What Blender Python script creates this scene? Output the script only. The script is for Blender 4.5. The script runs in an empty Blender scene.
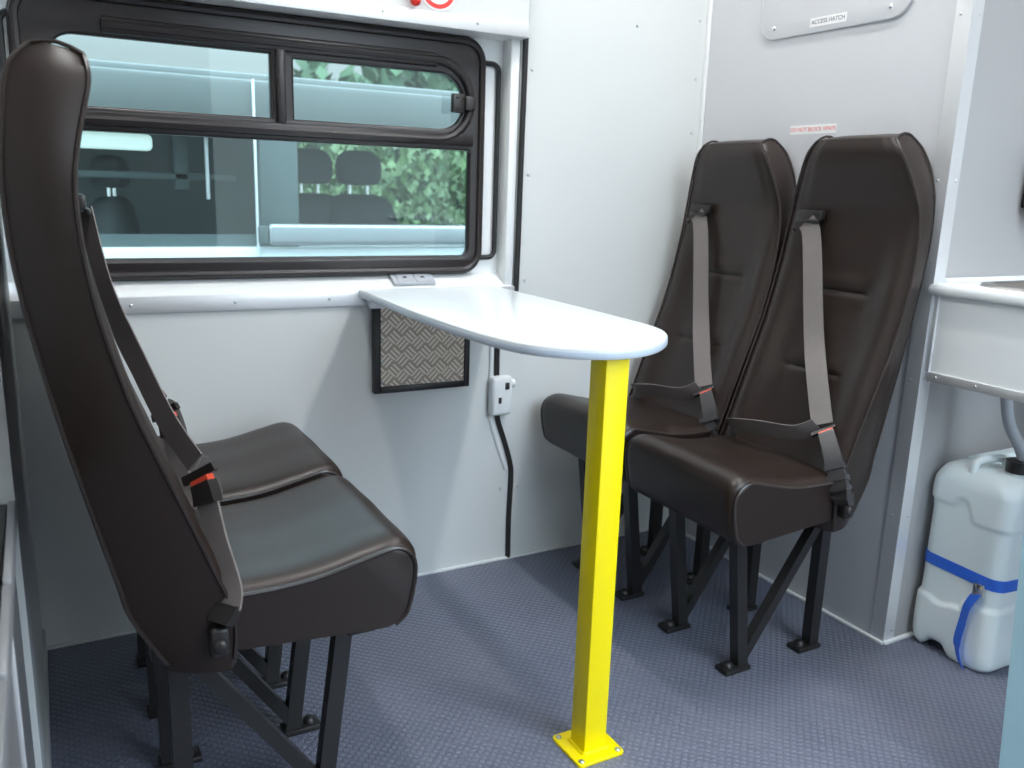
import bpy, bmesh, math, random
from mathutils import Vector, Matrix
random.seed(7)
scene = bpy.context.scene
COL = scene.collection
PI = math.pi

# ---------------------------------------------------------------- camera
cam_d = bpy.data.cameras.new('camera')
cam = bpy.data.objects.new('camera', cam_d); COL.objects.link(cam)
_yaw, _pit, _rol = math.radians(28.935), math.radians(12.911), math.radians(1.871)
fw = Vector((math.sin(_yaw)*math.cos(_pit), math.cos(_yaw)*math.cos(_pit), -math.sin(_pit)))
r0 = Vector((math.cos(_yaw), -math.sin(_yaw), 0)); u0 = r0.cross(fw)
rr = r0*math.cos(_rol) + u0*math.sin(_rol); uu = u0*math.cos(_rol) - r0*math.sin(_rol)
m = Matrix((rr, uu, -fw)).transposed().to_4x4(); m.translation = Vector((0, 0, 1.0))
cam.matrix_world = m
cam_d.sensor_width = 36.0; cam_d.lens = 36.0*860.47/1024
cam_d.clip_start = 0.01
cam_d.dof.use_dof = True; cam_d.dof.focus_distance = 1.55; cam_d.dof.aperture_fstop = 4.8
scene.camera = cam

# ---------------------------------------------------------------- world, exposure
SKY = 4.0
SKY_DOOR = 2.6
w = bpy.data.worlds.new('world'); scene.world = w; w.use_nodes = True
nt = w.node_tree; nt.nodes.clear()
wo = nt.nodes.new('ShaderNodeOutputWorld'); bg = nt.nodes.new('ShaderNodeBackground')
tc = nt.nodes.new('ShaderNodeTexCoord'); sx = nt.nodes.new('ShaderNodeSeparateXYZ'); cr = nt.nodes.new('ShaderNodeValToRGB')
nt.links.new(tc.outputs['Generated'], sx.inputs[0]); nt.links.new(sx.outputs['Z'], cr.inputs[0])
cr.color_ramp.elements[0].position = 0.12; cr.color_ramp.elements[0].color = (0.15, 0.172, 0.185, 1)
cr.color_ramp.elements[1].position = 0.6; cr.color_ramp.elements[1].color = (0.72, 0.86, 1.0, 1)
nt.links.new(cr.outputs[0], bg.inputs['Color'])
# the sky is brighter on the doorway side (sun behind cloud)
mr = nt.nodes.new('ShaderNodeMapRange'); nt.links.new(sx.outputs['Y'], mr.inputs[0])
mr.inputs[1].default_value = 0.2; mr.inputs[2].default_value = -0.7; mr.inputs[3].default_value = SKY; mr.inputs[4].default_value = SKY*SKY_DOOR
nt.links.new(mr.outputs[0], bg.inputs['Strength'])
nt.links.new(bg.outputs[0], wo.inputs[0])
vs = scene.view_settings
vs.view_transform = 'Standard'; vs.look = 'None'; vs.gamma = 1.0; vs.use_curve_mapping = False
vs.exposure = 0.13
LAMP = 95.0        # emission of the ceiling lamp diffusers
LAMP_COL = (1.0, 0.99, 0.975)

# ---------------------------------------------------------------- materials
def mat(name, col, rough=0.5, metal=0.0, spec=0.5, bump=None, var=None, emit=None, coat=0):
    M = bpy.data.materials.new(name); M.use_nodes = True
    n = M.node_tree; b = n.nodes['Principled BSDF']
    b.inputs['Base Color'].default_value = (*col, 1); b.inputs['Roughness'].default_value = rough
    b.inputs['Metallic'].default_value = metal; b.inputs['Specular IOR Level'].default_value = spec
    if coat: b.inputs['Coat Weight'].default_value = coat; b.inputs['Coat Roughness'].default_value = 0.15
    t = n.nodes.new('ShaderNodeTexCoord')
    if var:   # (scale, amount) mottled colour wear
        ns = n.nodes.new('ShaderNodeTexNoise'); ns.inputs['Scale'].default_value = var[0]; ns.inputs['Detail'].default_value = 4
        mx = n.nodes.new('ShaderNodeMix'); mx.data_type = 'RGBA'
        mx.inputs['A'].default_value = (*[c*(1-var[1]) for c in col], 1)
        mx.inputs['B'].default_value = (*[min(1, c*(1+var[1])) for c in col], 1)
        n.links.new(t.outputs['Object'], ns.inputs['Vector']); n.links.new(ns.outputs[0], mx.inputs['Factor'])
        n.links.new(mx.outputs['Result'], b.inputs['Base Color'])
    if bump:  # (scale, strength, distance)
        ns = n.nodes.new('ShaderNodeTexNoise'); ns.inputs['Scale'].default_value = bump[0]; ns.inputs['Detail'].default_value = 3
        bp = n.nodes.new('ShaderNodeBump'); bp.inputs['Strength'].default_value = bump[1]; bp.inputs['Distance'].default_value = bump[2]
        n.links.new(t.outputs['Object'], ns.inputs['Vector']); n.links.new(ns.outputs[0], bp.inputs['Height']); n.links.new(bp.outputs[0], b.inputs['Normal'])
    if emit:
        b.inputs['Emission Color'].default_value = (*emit[0], 1); b.inputs['Emission Strength'].default_value = emit[1]
    return M

M = {}
M['wall'] = mat('wall_board', (0.665, 0.685, 0.675), 0.42, bump=(420, 0.05, 0.001), var=(3, 0.015))
M['bulk'] = mat('bulkhead_board', (0.60, 0.61, 0.63), 0.4, bump=(420, 0.05, 0.001), var=(3, 0.015))
M['white'] = mat('white_paint', (0.80, 0.82, 0.82), 0.3, var=(5, 0.01))
M['grey'] = mat('grey_laminate', (0.40, 0.395, 0.395), 0.4, var=(4, 0.02))
M['ceil'] = mat('ceiling_white', (0.78, 0.78, 0.77), 0.6, var=(4, 0.01))
M['alu'] = mat('aluminium', (0.80, 0.81, 0.82), 0.38, metal=0.6, bump=(300, 0.03, 0.001))
M['chrome'] = mat('chrome', (0.8, 0.8, 0.8), 0.15, metal=1.0, var=(20, 0.02))
M['steel'] = mat('stainless', (0.55, 0.52, 0.48), 0.28, metal=1.0, var=(20, 0.03))
M['leather'] = mat('brown_leatherette', (0.020, 0.0120, 0.0092), 0.38, spec=0.45, bump=(900, 0.10, 0.0006), var=(7, 0.10))
M['piping'] = mat('brown_piping', (0.030, 0.022, 0.019), 0.30, var=(30, 0.1))
M['belt'] = mat('webbing', (0.17, 0.148, 0.14), 0.6, var=(60, 0.08))
M['blackplastic'] = mat('black_plastic', (0.020, 0.017, 0.016), 0.33, var=(30, 0.1))
M['sleeve'] = mat('buckle_sleeve', (0.045, 0.042, 0.044), 0.22, spec=0.7, var=(30, 0.1))
M['red'] = mat('red_plastic', (0.75, 0.03, 0.02), 0.35, var=(20, 0.03))
M['orange'] = mat('red_button', (0.8, 0.09, 0.04), 0.35, var=(20, 0.03))
M['legs'] = mat('black_powder_coat', (0.018, 0.017, 0.017), 0.36, var=(30, 0.1))
M['frame'] = mat('window_rubber', (0.019, 0.0145, 0.0145), 0.33, var=(15, 0.08))
M['rubber'] = mat('black_rubber', (0.012, 0.012, 0.012), 0.5, var=(30, 0.1))
M['table'] = mat('white_laminate', (0.82, 0.86, 0.88), 0.22, var=(10, 0.006))
M['edge'] = mat('table_edge', (0.62, 0.70, 0.80), 0.25, var=(10, 0.01))
M['yellow'] = mat('yellow_paint', (1.0, 0.80, 0.0), 0.33, spec=0.4, var=(40, 0.015))
M['cyan'] = mat('pale_blue_laminate', (0.46, 0.70, 0.78), 0.3, var=(6, 0.01))
M['text_red'] = mat('red_print', (0.75, 0.16, 0.16), 0.5, var=(30, 0.02))
M['text_grey'] = mat('grey_print', (0.16, 0.16, 0.18), 0.5, var=(30, 0.02))
M['paper'] = mat('white_sticker', (0.86, 0.86, 0.86), 0.4, var=(30, 0.01))
M['strap'] = mat('blue_webbing', (0.03, 0.15, 0.72), 0.42, var=(90, 0.08))
M['ringbolt'] = mat('zinc_bolt', (0.6, 0.62, 0.62), 0.3, metal=0.9, var=(30, 0.05))
M['hose'] = mat('grey_hose', (0.42, 0.44, 0.48), 0.4, var=(20, 0.03))
M['darkgrey'] = mat('dark_grey_laminate', (0.20, 0.20, 0.21), 0.4, var=(6, 0.03))
M['edging'] = mat('dull_aluminium', (0.45, 0.46, 0.48), 0.4, metal=0.6, var=(20, 0.05))
M['asphalt'] = mat('asphalt', (0.12, 0.12, 0.12), 0.9, bump=(80, 0.4, 0.01), var=(10, 0.2))
M['vanwhite'] = mat('van_paint', (0.80, 0.84, 0.85), 0.25, var=(3, 0.01))
M['vangrey'] = mat('van_lining', (0.135, 0.15, 0.145), 0.5, var=(2.5, 0.15))
M['vandark'] = mat('van_dark_lining', (0.09, 0.12, 0.12), 0.6, var=(3, 0.25))
M['seatcloth'] = mat('dark_cloth', (0.03, 0.04, 0.042), 0.7, var=(20, 0.1))
M['leaf'] = mat('hedge_leaf', (0.068, 0.125, 0.042), 0.55, var=(2.5, 0.75))
M['leafdark'] = mat('tree_leaf', (0.045, 0.10, 0.045), 0.6, var=(2.0, 0.6))
M['concrete'] = mat('grey_post', (0.45, 0.44, 0.42), 0.8, var=(6, 0.1))
M['socket'] = mat('socket_grey', (0.42, 0.45, 0.48), 0.35, var=(20, 0.03))
M['black'] = mat('black_top', (0.008, 0.008, 0.008), 0.3, var=(20, 0.1))

def lampmat(name, col, s):
    return mat(name, (0.8, 0.8, 0.8), 0.5, emit=(col, s))
M['lamp'] = lampmat('lamp_diffuser', LAMP_COL, LAMP)
M['lamp2'] = lampmat('strip_lamp_diffuser', (0.75, 1.0, 0.95), 0.6)

# translucent jerrycan plastic
jm = mat('milky_plastic', (0.84, 0.92, 0.93), 0.32, spec=0.45, var=(8, 0.02))
jb = jm.node_tree.nodes['Principled BSDF']
jb.inputs['Subsurface Weight'].default_value = 0.35; jb.inputs['Subsurface Radius'].default_value = (0.03, 0.035, 0.035)
M['jerry'] = jm

# tinted thin glass
g = bpy.data.materials.new('tinted_glass'); g.use_nodes = True; n = g.node_tree; n.nodes.clear()
o_ = n.nodes.new('ShaderNodeOutputMaterial'); mx = n.nodes.new('ShaderNodeMixShader'); tr = n.nodes.new('ShaderNodeBsdfTransparent')
gl = n.nodes.new('ShaderNodeBsdfGlossy'); fr = n.nodes.new('ShaderNodeFresnel'); fr.inputs[0].default_value = 1.45
tr.inputs[0].default_value = (0.86, 0.955, 0.945, 1); gl.inputs['Roughness'].default_value = 0.01; gl.inputs['Color'].default_value = (0.9, 0.95, 0.95, 1)
n.links.new(fr.outputs[0], mx.inputs[0]); n.links.new(tr.outputs[0], mx.inputs[1]); n.links.new(gl.outputs[0], mx.inputs[2]); n.links.new(mx.outputs[0], o_.inputs[0])
M['glass'] = g

# rubber floor with raised studs
fm = mat('studded_floor', (0.125, 0.132, 0.17), 0.42, spec=0.5)
n = fm.node_tree; b = n.nodes['Principled BSDF']; t = n.nodes['Texture Coordinate'] if 'Texture Coordinate' in n.nodes else n.nodes.new('ShaderNodeTexCoord')
def mth(op, a, b_=None, c=None):
    q = n.nodes.new('ShaderNodeMath'); q.operation = op
    for i, v in enumerate((a, b_, c)):
        if v is None: continue
        if isinstance(v, (int, float)): q.inputs[i].default_value = v
        else: n.links.new(v, q.inputs[i])
    return q.outputs[0]
sp = n.nodes.new('ShaderNodeSeparateXYZ'); n.links.new(t.outputs['Object'], sp.inputs[0])
k = 2*PI/0.026
sa = mth('SINE', mth('MULTIPLY', mth('ADD', sp.outputs[0], sp.outputs[1]), k*0.72))
sb = mth('SINE', mth('MULTIPLY', mth('SUBTRACT', sp.outputs[0], sp.outputs[1]), k*0.72))
pr = mth('MULTIPLY', sa, sb)
stud = mth('SMOOTH_MIN', mth('MAXIMUM', mth('SUBTRACT', mth('ABSOLUTE', pr), 0.30), 0.0), 0.35, 0.1)
bp = n.nodes.new('ShaderNodeBump'); bp.inputs['Strength'].default_value = 0.9; bp.inputs['Distance'].default_value = 0.0045
n.links.new(stud, bp.inputs['Height']); n.links.new(bp.outputs[0], b.inputs['Normal'])
ns = n.nodes.new('ShaderNodeTexNoise'); ns.inputs['Scale'].default_value = 5; ns.inputs['Detail'].default_value = 6
n.links.new(t.outputs['Object'], ns.inputs['Vector'])
rp = n.nodes.new('ShaderNodeValToRGB'); rp.color_ramp.elements[0].position = .35; rp.color_ramp.elements[1].position = .75
rp.color_ramp.elements[0].color = (0.128, 0.141, 0.195, 1); rp.color_ramp.elements[1].color = (0.175, 0.186, 0.240, 1)
n.links.new(ns.outputs[0], rp.inputs[0])
mxs = n.nodes.new('ShaderNodeMix'); mxs.data_type = 'RGBA'
n.links.new(mth('MULTIPLY', stud, 1.3), mxs.inputs['Factor']); n.links.new(rp.outputs[0], mxs.inputs['A']); mxs.inputs['B'].default_value = (0.24, 0.26, 0.335, 1)
# dust specks
ns2 = n.nodes.new('ShaderNodeTexNoise'); ns2.inputs['Scale'].default_value = 140; ns2.inputs['Detail'].default_value = 2
n.links.new(t.outputs['Object'], ns2.inputs['Vector'])
mxd = n.nodes.new('ShaderNodeMix'); mxd.data_type = 'RGBA'; mxd.inputs['B'].default_value = (0.42, 0.40, 0.38, 1)
n.links.new(mth('MULTIPLY', mth('GREATER_THAN', ns2.outputs[0], 0.73), 0.6), mxd.inputs['Factor']); n.links.new(mxs.outputs['Result'], mxd.inputs['A'])
n.links.new(mxd.outputs['Result'], b.inputs['Base Color'])
n.links.new(mth('MULTIPLY_ADD', ns.outputs[0], 0.25, 0.32), b.inputs['Roughness'])
M['floor'] = fm

# chequer plate (five bar pattern in alternating directions)
cm = mat('chequer_plate', (0.42, 0.37, 0.32), 0.38, metal=0.45)
n = cm.node_tree; b = n.nodes['Principled BSDF']; t = n.nodes.new('ShaderNodeTexCoord')
sp = n.nodes.new('ShaderNodeSeparateXYZ'); n.links.new(t.outputs['Object'], sp.inputs[0])
c = 0.0285
ua = mth('DIVIDE', mth('ADD', sp.outputs[0], sp.outputs[2]), c*1.414); va = mth('DIVIDE', mth('SUBTRACT', sp.outputs[0], sp.outputs[2]), c*1.414)
fu = mth('FRACT', mth('ADD', ua, 50)); fv = mth('FRACT', mth('ADD', va, 50))
par = mth('MODULO', mth('ADD', mth('FLOOR', mth('ADD', ua, 50)), mth('FLOOR', mth('ADD', va, 50))), 2)
def bars(x, y):
    s = mth('GREATER_THAN', mth('SINE', mth('MULTIPLY', x, 2*PI*3)), 0.0)
    e = mth('LESS_THAN', mth('ABSOLUTE', mth('SUBTRACT', y, 0.5)), 0.43)
    return mth('MULTIPLY', s, e)
h = mth('ADD', mth('MULTIPLY', par, bars(fu, fv)), mth('MULTIPLY', mth('SUBTRACT', 1, par), bars(fv, fu)))
bp = n.nodes.new('ShaderNodeBump'); bp.inputs['Strength'].default_value = 0.8; bp.inputs['Distance'].default_value = 0.0015
n.links.new(h, bp.inputs['Height']); n.links.new(bp.outputs[0], b.inputs['Normal'])
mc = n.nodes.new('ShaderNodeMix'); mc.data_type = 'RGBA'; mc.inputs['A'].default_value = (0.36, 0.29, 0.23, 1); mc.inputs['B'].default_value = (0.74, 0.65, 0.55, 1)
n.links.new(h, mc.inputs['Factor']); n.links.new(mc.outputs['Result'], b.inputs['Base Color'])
M['chequer'] = cm

# ---------------------------------------------------------------- mesh helpers
FLAT = set()
def put(name, bm, material, parent=None, loc=None, smooth=35, recalc=True):
    if recalc: bmesh.ops.recalc_face_normals(bm, faces=bm.faces)
    if id(bm) in FLAT and smooth == 35: smooth = 24
    FLAT.discard(id(bm))
    if smooth:
        th = math.radians(smooth)
        for f in bm.faces: f.smooth = True
        for e in bm.edges:
            if len(e.link_faces) == 2 and e.calc_face_angle(0) > th: e.smooth = False
    me = bpy.data.meshes.new(name); bm.to_mesh(me); bm.free()
    me.materials.append(material)
    ob = bpy.data.objects.new(name, me); COL.objects.link(ob)
    if parent is not None: ob.parent = parent
    if loc is not None: ob.location = loc
    return ob

def box(bm, x0, x1, y0, y1, z0, z1, bev=0.0, seg=2):
    vs_ = [bm.verts.new((x, y, z)) for x in (x0, x1) for y in (y0, y1) for z in (z0, z1)]
    fs = [(0, 1, 3, 2), (4, 6, 7, 5), (0, 4, 5, 1), (2, 3, 7, 6), (0, 2, 6, 4), (1, 5, 7, 3)]
    faces = [bm.faces.new([vs_[i] for i in f]) for f in fs]
    bmesh.ops.recalc_face_normals(bm, faces=faces)
    if bev:
        es = list({e for f in faces for e in f.edges})
        bmesh.ops.bevel(bm, geom=es, offset=bev, segments=seg, profile=0.5, affect='EDGES')
    return bm

def bxm(*a, **k):
    bm = box(bmesh.new(), *a, **k)
    if k.get('seg', 2) < 3 and k.get('bev', 0) <= 0.004: FLAT.add(id(bm))
    return bm

def tube(bm, pts, rad, seg=10, square=False, cap=True, closed=False):
    pts = [Vector(p) for p in pts]; N = len(pts)
    prev = None; rings = []
    for i, p in enumerate(pts):
        if closed: d = pts[(i+1) % N]-pts[i-1]
        else: d = pts[min(i+1, N-1)]-pts[max(i-1, 0)]
        d.normalize()
        if prev is None:
            a = Vector((0, 0, 1)) if abs(d.z) < 0.9 else Vector((0, 1, 0))
            s = d.cross(a).normalized()
        else:
            s = (prev - d*prev.dot(d)).normalized()
        prev = s; q = d.cross(s).normalized()
        ring = []
        if square:
            hw, hh = rad if isinstance(rad, tuple) else (rad, rad)
            for (a1, b1) in ((1, 1), (-1, 1), (-1, -1), (1, -1)): ring.append(bm.verts.new(p+s*hw*a1+q*hh*b1))
        else:
            rd = rad[i] if isinstance(rad, list) else rad
            for j in range(seg):
                an = 2*PI*j/seg; ring.append(bm.verts.new(p+s*rd*math.cos(an)+q*rd*math.sin(an)))
        rings.append(ring)
    K = len(rings[0])
    for i in range(N if closed else N-1):
        A, B = rings[i], rings[(i+1) % N]
        for j in range(K): bm.faces.new((A[j], A[(j+1) % K], B[(j+1) % K], B[j]))
    if cap and not closed:
        bm.faces.new(rings[0][::-1]); bm.faces.new(rings[-1])
    return bm

def spline(pts, n=8, closed=False):
    P = [Vector(p) for p in pts]; out = []; N = len(P)
    for i in range(N if closed else N-1):
        if closed: p0, p1, p2, p3 = P[i-1], P[i], P[(i+1) % N], P[(i+2) % N]
        else: p0, p1, p2, p3 = P[max(i-1, 0)], P[i], P[i+1], P[min(i+2, N-1)]
        for j in range(n):
            t_ = j/n
            out.append(0.5*((2*p1)+(p2-p0)*t_+(2*p0-5*p1+4*p2-p3)*t_*t_+(3*p1-p0-3*p2+p3)*t_**3))
    if not closed: out.append(P[-1])
    return out

def loft(bm, rings, closed_ring=True, cap=True):
    R = [[bm.verts.new(p) for p in ring] for ring in rings]; K = len(R[0])
    for A, B in zip(R, R[1:]):
        for j in range(K if closed_ring else K-1):
            bm.faces.new((A[j], A[(j+1) % K], B[(j+1) % K], B[j]))
    if cap: bm.faces.new(R[0][::-1]); bm.faces.new(R[-1])
    return bm

def ribbon(bm, pts, wdirs, width, th=0.002):
    """strap: thick band along pts, wdirs = width direction per point"""
    P = [Vector(p) for p in pts]; W = [Vector(x).normalized() for x in wdirs]
    ws = width if isinstance(width, list) else [width]*len(P)
    rings = []
    for i, p in enumerate(P):
        d = (P[min(i+1, len(P)-1)]-P[max(i-1, 0)]).normalized()
        nn = d.cross(W[i]).normalized(); wv = (W[i]-d*W[i].dot(d)).normalized()
        h = ws[i]/2
        rings.append([p+wv*h+nn*th/2, p-wv*h+nn*th/2, p-wv*h-nn*th/2, p+wv*h-nn*th/2])
    return loft(bm, rings)

def dome(bm, c_, nrm, rad, h=None, seg=12):
    c_ = Vector(c_); nrm = Vector(nrm).normalized(); h = h or rad*0.5
    a = Vector((0, 0, 1)) if abs(nrm.z) < .9 else Vector((1, 0, 0))
    s = nrm.cross(a).normalized(); q = nrm.cross(s)
    rings = []
    for k_ in range(5):
        an = k_/5*PI/2; rr_ = rad*math.cos(an); hh = h*math.sin(an)
        rings.append([c_+nrm*hh+s*rr_*math.cos(2*PI*j/seg)+q*rr_*math.sin(2*PI*j/seg) for j in range(seg)])
    return loft(bm, rings)

def cyl(bm, c0, c1, rad, seg=20, rad2=None):
    return tube(bm, [c0, c1], [rad, rad2 or rad], seg)

def rrect(x0, x1, z0, z1, r, seg=8):
    if not isinstance(r, (tuple, list)): r = (r, r, r, r)    # bl, br, tr, tl
    out = []
    for (cx, cz, a0, q) in ((x0+r[0], z0+r[0], PI, r[0]), (x1-r[1], z0+r[1], 1.5*PI, r[1]), (x1-r[2], z1-r[2], 0, r[2]), (x0+r[3], z1-r[3], .5*PI, r[3])):
        for i in range(seg+1):
            a = a0+i/seg*PI/2; out.append((cx+q*math.cos(a), cz+q*math.sin(a)))
    return out

def plate(outline, holes, depth, bevel=0.0):
    """bmesh of a flat plate with holes; outline in local XY, thickness along Z (0..depth)"""
    cu = bpy.data.curves.new('tmp', 'CURVE'); cu.dimensions = '2D'; cu.fill_mode = 'BOTH'
    cu.extrude = depth/2-bevel; cu.bevel_depth = bevel; cu.bevel_resolution = 2
    for L in [outline]+list(holes):
        s = cu.splines.new('POLY'); s.points.add(len(L)-1); s.use_cyclic_u = True
        for p, q in zip(s.points, L): p.co = (q[0], q[1], 0, 1)
    ob = bpy.data.objects.new('tmp', cu); COL.objects.link(ob)
    dg = bpy.context.evaluated_depsgraph_get(); dg.update()
    me = bpy.data.meshes.new_from_object(ob.evaluated_get(dg))
    bm = bmesh.new(); bm.from_mesh(me)
    bmesh.ops.remove_doubles(bm, verts=bm.verts, dist=1e-5)
    bpy.data.objects.remove(ob); bpy.data.curves.remove(cu); bpy.data.meshes.remove(me)
    bmesh.ops.translate(bm, verts=bm.verts, vec=(0, 0, depth/2))
    return bm

def text_bm(txt, size, depth=0.0004):
    cu = bpy.data.curves.new('tmp', 'FONT'); cu.body = txt; cu.size = size; cu.extrude = depth/2
    cu.align_x = 'CENTER'; cu.align_y = 'CENTER'
    ob = bpy.data.objects.new('tmp', cu); COL.objects.link(ob)
    dg = bpy.context.evaluated_depsgraph_get(); dg.update()
    me = bpy.data.meshes.new_from_object(ob.evaluated_get(dg))
    bm = bmesh.new(); bm.from_mesh(me)
    bpy.data.objects.remove(ob); bpy.data.curves.remove(cu); bpy.data.meshes.remove(me)
    return bm

def xf(bm, mtx): bmesh.ops.transform(bm, matrix=mtx, verts=bm.verts); return bm
# orientation: local XY -> world XZ facing -y (wall behind), local Z -> -y
FACE_NY = Matrix(((1, 0, 0, 0), (0, 0, -1, 0), (0, 1, 0, 0), (0, 0, 0, 1)))
# local X -> -y, local Y -> z, local Z -> -x  (faces -x)
FACE_NX = Matrix(((0, 0, -1, 0), (-1, 0, 0, 0), (0, 1, 0, 0), (0, 0, 0, 1)))

def thing(name, label, cat, loc=(0, 0, 0), group=None):
    o = bpy.data.objects.new(name, None); COL.objects.link(o); o.location = loc; o.empty_display_size = 0.05
    o['label'] = label; o['category'] = cat
    if group: o['group'] = group
    return o
def tag(o, label, cat, group=None, kind=None):
    o['label'] = label; o['category'] = cat
    if group: o['group'] = group
    if kind: o['kind'] = kind
    return o
def struct(o, label, cat):
    o['kind'] = 'structure'; o['label'] = label; o['category'] = cat; return o

def screws(parent, spots, nrm, rad=0.004, material='ringbolt', name='screw'):
    for p in spots:
        put(name, dome(bmesh.new(), p, nrm, rad, rad*0.55), M[material], parent)

# ================================================================ SETTING
struct(put('floor', bxm(-0.9, 2.6, -0.6, 2.0, -0.04, 0), M['floor'], smooth=0), 'blue grey studded rubber van floor', 'floor')
struct(put('ceiling', bxm(-0.9, 2.6, -0.6, 2.0, 2.40, 2.43), M['ceil'], smooth=0), 'white van ceiling', 'ceiling')

# lower board of the window side, up to the sill, and the board right of the seal
wl = put('wall_window', bxm(-0.06, 1.068, 1.935, 1.955, 0, 0.748), M['wall'], smooth=0)
struct(wl, 'off white board below the van window', 'wall')
wc = put('wall_corner', bxm(1.068, 1.66, 1.935, 1.96, 0, 2.40), M['wall'], smooth=0)
struct(wc, 'off white board between black seal and right corner', 'wall')
screws(wc, [(1.097, 1.935, z) for z in (1.28, 1.03, 0.765, 0.575, 0.205)] + [(1.61, 1.935, z) for z in (1.45, 1.30, 1.16)] + [(1.405, 1.935, 1.415)], (0, -1, 0), 0.0045)
screws(wl, [(1.045, 1.935, 0.205)], (0, -1, 0), 0.0045)
# overhead board
wh = put('wall_header', bxm(-0.06, 1.068, 1.905, 1.935, 1.372, 2.40), M['wall'], smooth=0)
struct(wh, 'pale board above the van window', 'wall')
# white metal skin around the window
sk = plate(rrect(-0.06, 1.068, 0.748, 1.42, 0.001, 2), [rrect(0.02, 0.962, 0.80, 1.325, 0.04)], 0.012)
xf(sk, Matrix.Translation((0, 1.997, 0)) @ FACE_NY)
struct(put('wall_skin', sk, M['white']), 'white painted metal around the window', 'wall')
# outward step that closes the space between board and skin (sill ledge)
lb = bmesh.new()
loft(lb, [[(x, 1.936, 0.735), (x, 1.936, 0.752), (x, 1.99, 0.785), (x, 1.99, 0.735)] for x in (-0.06, 1.068)])
struct(put('trim_1', lb, M['white'], smooth=0), 'white sloped ledge under the window', 'trim')
# reveal post at the right end of the recess, beside the seal
struct(put('trim_2', bxm(1.040, 1.066, 1.938, 1.985, 0.748, 1.372, bev=0.006), M['white']), 'white upright metal post beside the black seal', 'trim')
# alu angle under header
t3 = put('trim_3', bxm(-0.06, 1.066, 1.900, 1.9045, 1.346, 1.376, bev=0.001), M['alu'])
put('underside', bxm(-0.06, 1.066, 1.9045, 1.985, 1.346, 1.349), M['white'], t3, smooth=0)
screws(t3, [(x, 1.900, 1.363) for x in (0.30, 0.50, 0.70, 0.93)], (0, -1, 0), 0.0035)
struct(t3, 'aluminium angle strip above the window', 'trim')
# alu sill rail
t4 = put('trim_4', bxm(-0.06, 1.066, 1.929, 1.9345, 0.717, 0.752, bev=0.001), M['alu'])
screws(t4, [(x, 1.929, 0.735) for x in (0.16, 0.37, 0.58, 0.79, 1.0)], (0, -1, 0), 0.0035)
struct(t4, 'aluminium rail along the sill below the window', 'trim')
# white sealant lines at the floor
struct(put('trim_5', bxm(-0.05, 1.64, 1.926, 1.935, 0, 0.007, bev=0.002), M['white']), 'thin white sealant line along the window side floor', 'trim')
struct(put('trim_6', bxm(1.630, 1.64, 1.155, 1.926, 0, 0.007, bev=0.002), M['white']), 'thin white sealant line along the bulkhead floor', 'trim')
struct(put('trim_7', bxm(1.636, 2.05, 1.150, 1.160, 0, 0.008, bev=0.002), M['white']), 'thin white sealant line below the recess side', 'trim')

# right bulkhead
wr = put('wall_right', bxm(1.64, 1.665, 1.16, 1.96, 0, 2.40), M['bulk'], smooth=0)
struct(wr, 'grey bulkhead behind the two right seats', 'wall')
struct(put('trim_8', bxm(1.632, 1.64, 1.922, 1.935, 0, 2.40, bev=0.002), M['white']), 'white corner bead beside the bulkhead', 'trim')
t9 = loft(bmesh.new(), [[(1.6365, 1.192, z), (1.6365, 1.1565, z), (1.672, 1.1565, z), (1.672, 1.1598, z), (1.6398, 1.1598, z), (1.6398, 1.192, z)] for z in (0.006, 2.40)])
t9 = put('trim_9', t9, M['alu'], smooth=0)
for z in (0.03, 0.31, 0.62, 1.04, 1.36):
    screws(t9, [(1.6365, 1.180, z)], (-1, 0, 0), 0.0032); screws(t9, [(1.662, 1.1565, z)], (0, -1, 0), 0.0032)
struct(t9, 'aluminium corner angle at the end of the bulkhead', 'trim')
struct(put('wall_recess', bxm(1.665, 2.6, 1.16, 1.185, 0, 2.40), M['grey'], smooth=0), 'grey side board beside the sink', 'wall')
struct(put('wall_back', bxm(2.08, 2.10, -0.6, 1.16, 0, 2.40), M['grey'], smooth=0), 'grey board behind the sink', 'wall')
# left bulkhead
w5 = put('wall_left', bxm(-0.08, -0.056, 1.325, 1.955, 0, 2.40), M['wall'], smooth=0)
struct(w5, 'pale bulkhead behind the left seats', 'wall')
struct(put('trim_10', bxm(-0.056, -0.050, 1.325, 1.93, 0, 0.05, bev=0.001), M['alu']), 'low aluminium skirting strip at the left bulkhead', 'trim')
struct(put('wall_cab', bxm(-0.92, -0.90, -0.6, 1.955, 0, 2.40), M['wall'], smooth=0), 'pale board at the cab end', 'wall')
struct(put('wall_side', bxm(-0.90, -0.08, 1.935, 1.955, 0, 2.40), M['wall'], smooth=0), 'pale side board behind the left bulkhead', 'wall')
# near side of the van with the open doorway behind the camera
struct(put('wall_near', bxm(-0.9, 0.80, -0.62, -0.6, 0, 2.40), M['bulk'], smooth=0), 'pale side board by the open doorway', 'wall')
struct(put('wall_near_end', bxm(2.1, 2.6, -0.62, -0.6, 0, 2.40), M['wall'], smooth=0), 'pale side board by the sink end', 'wall')

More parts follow.
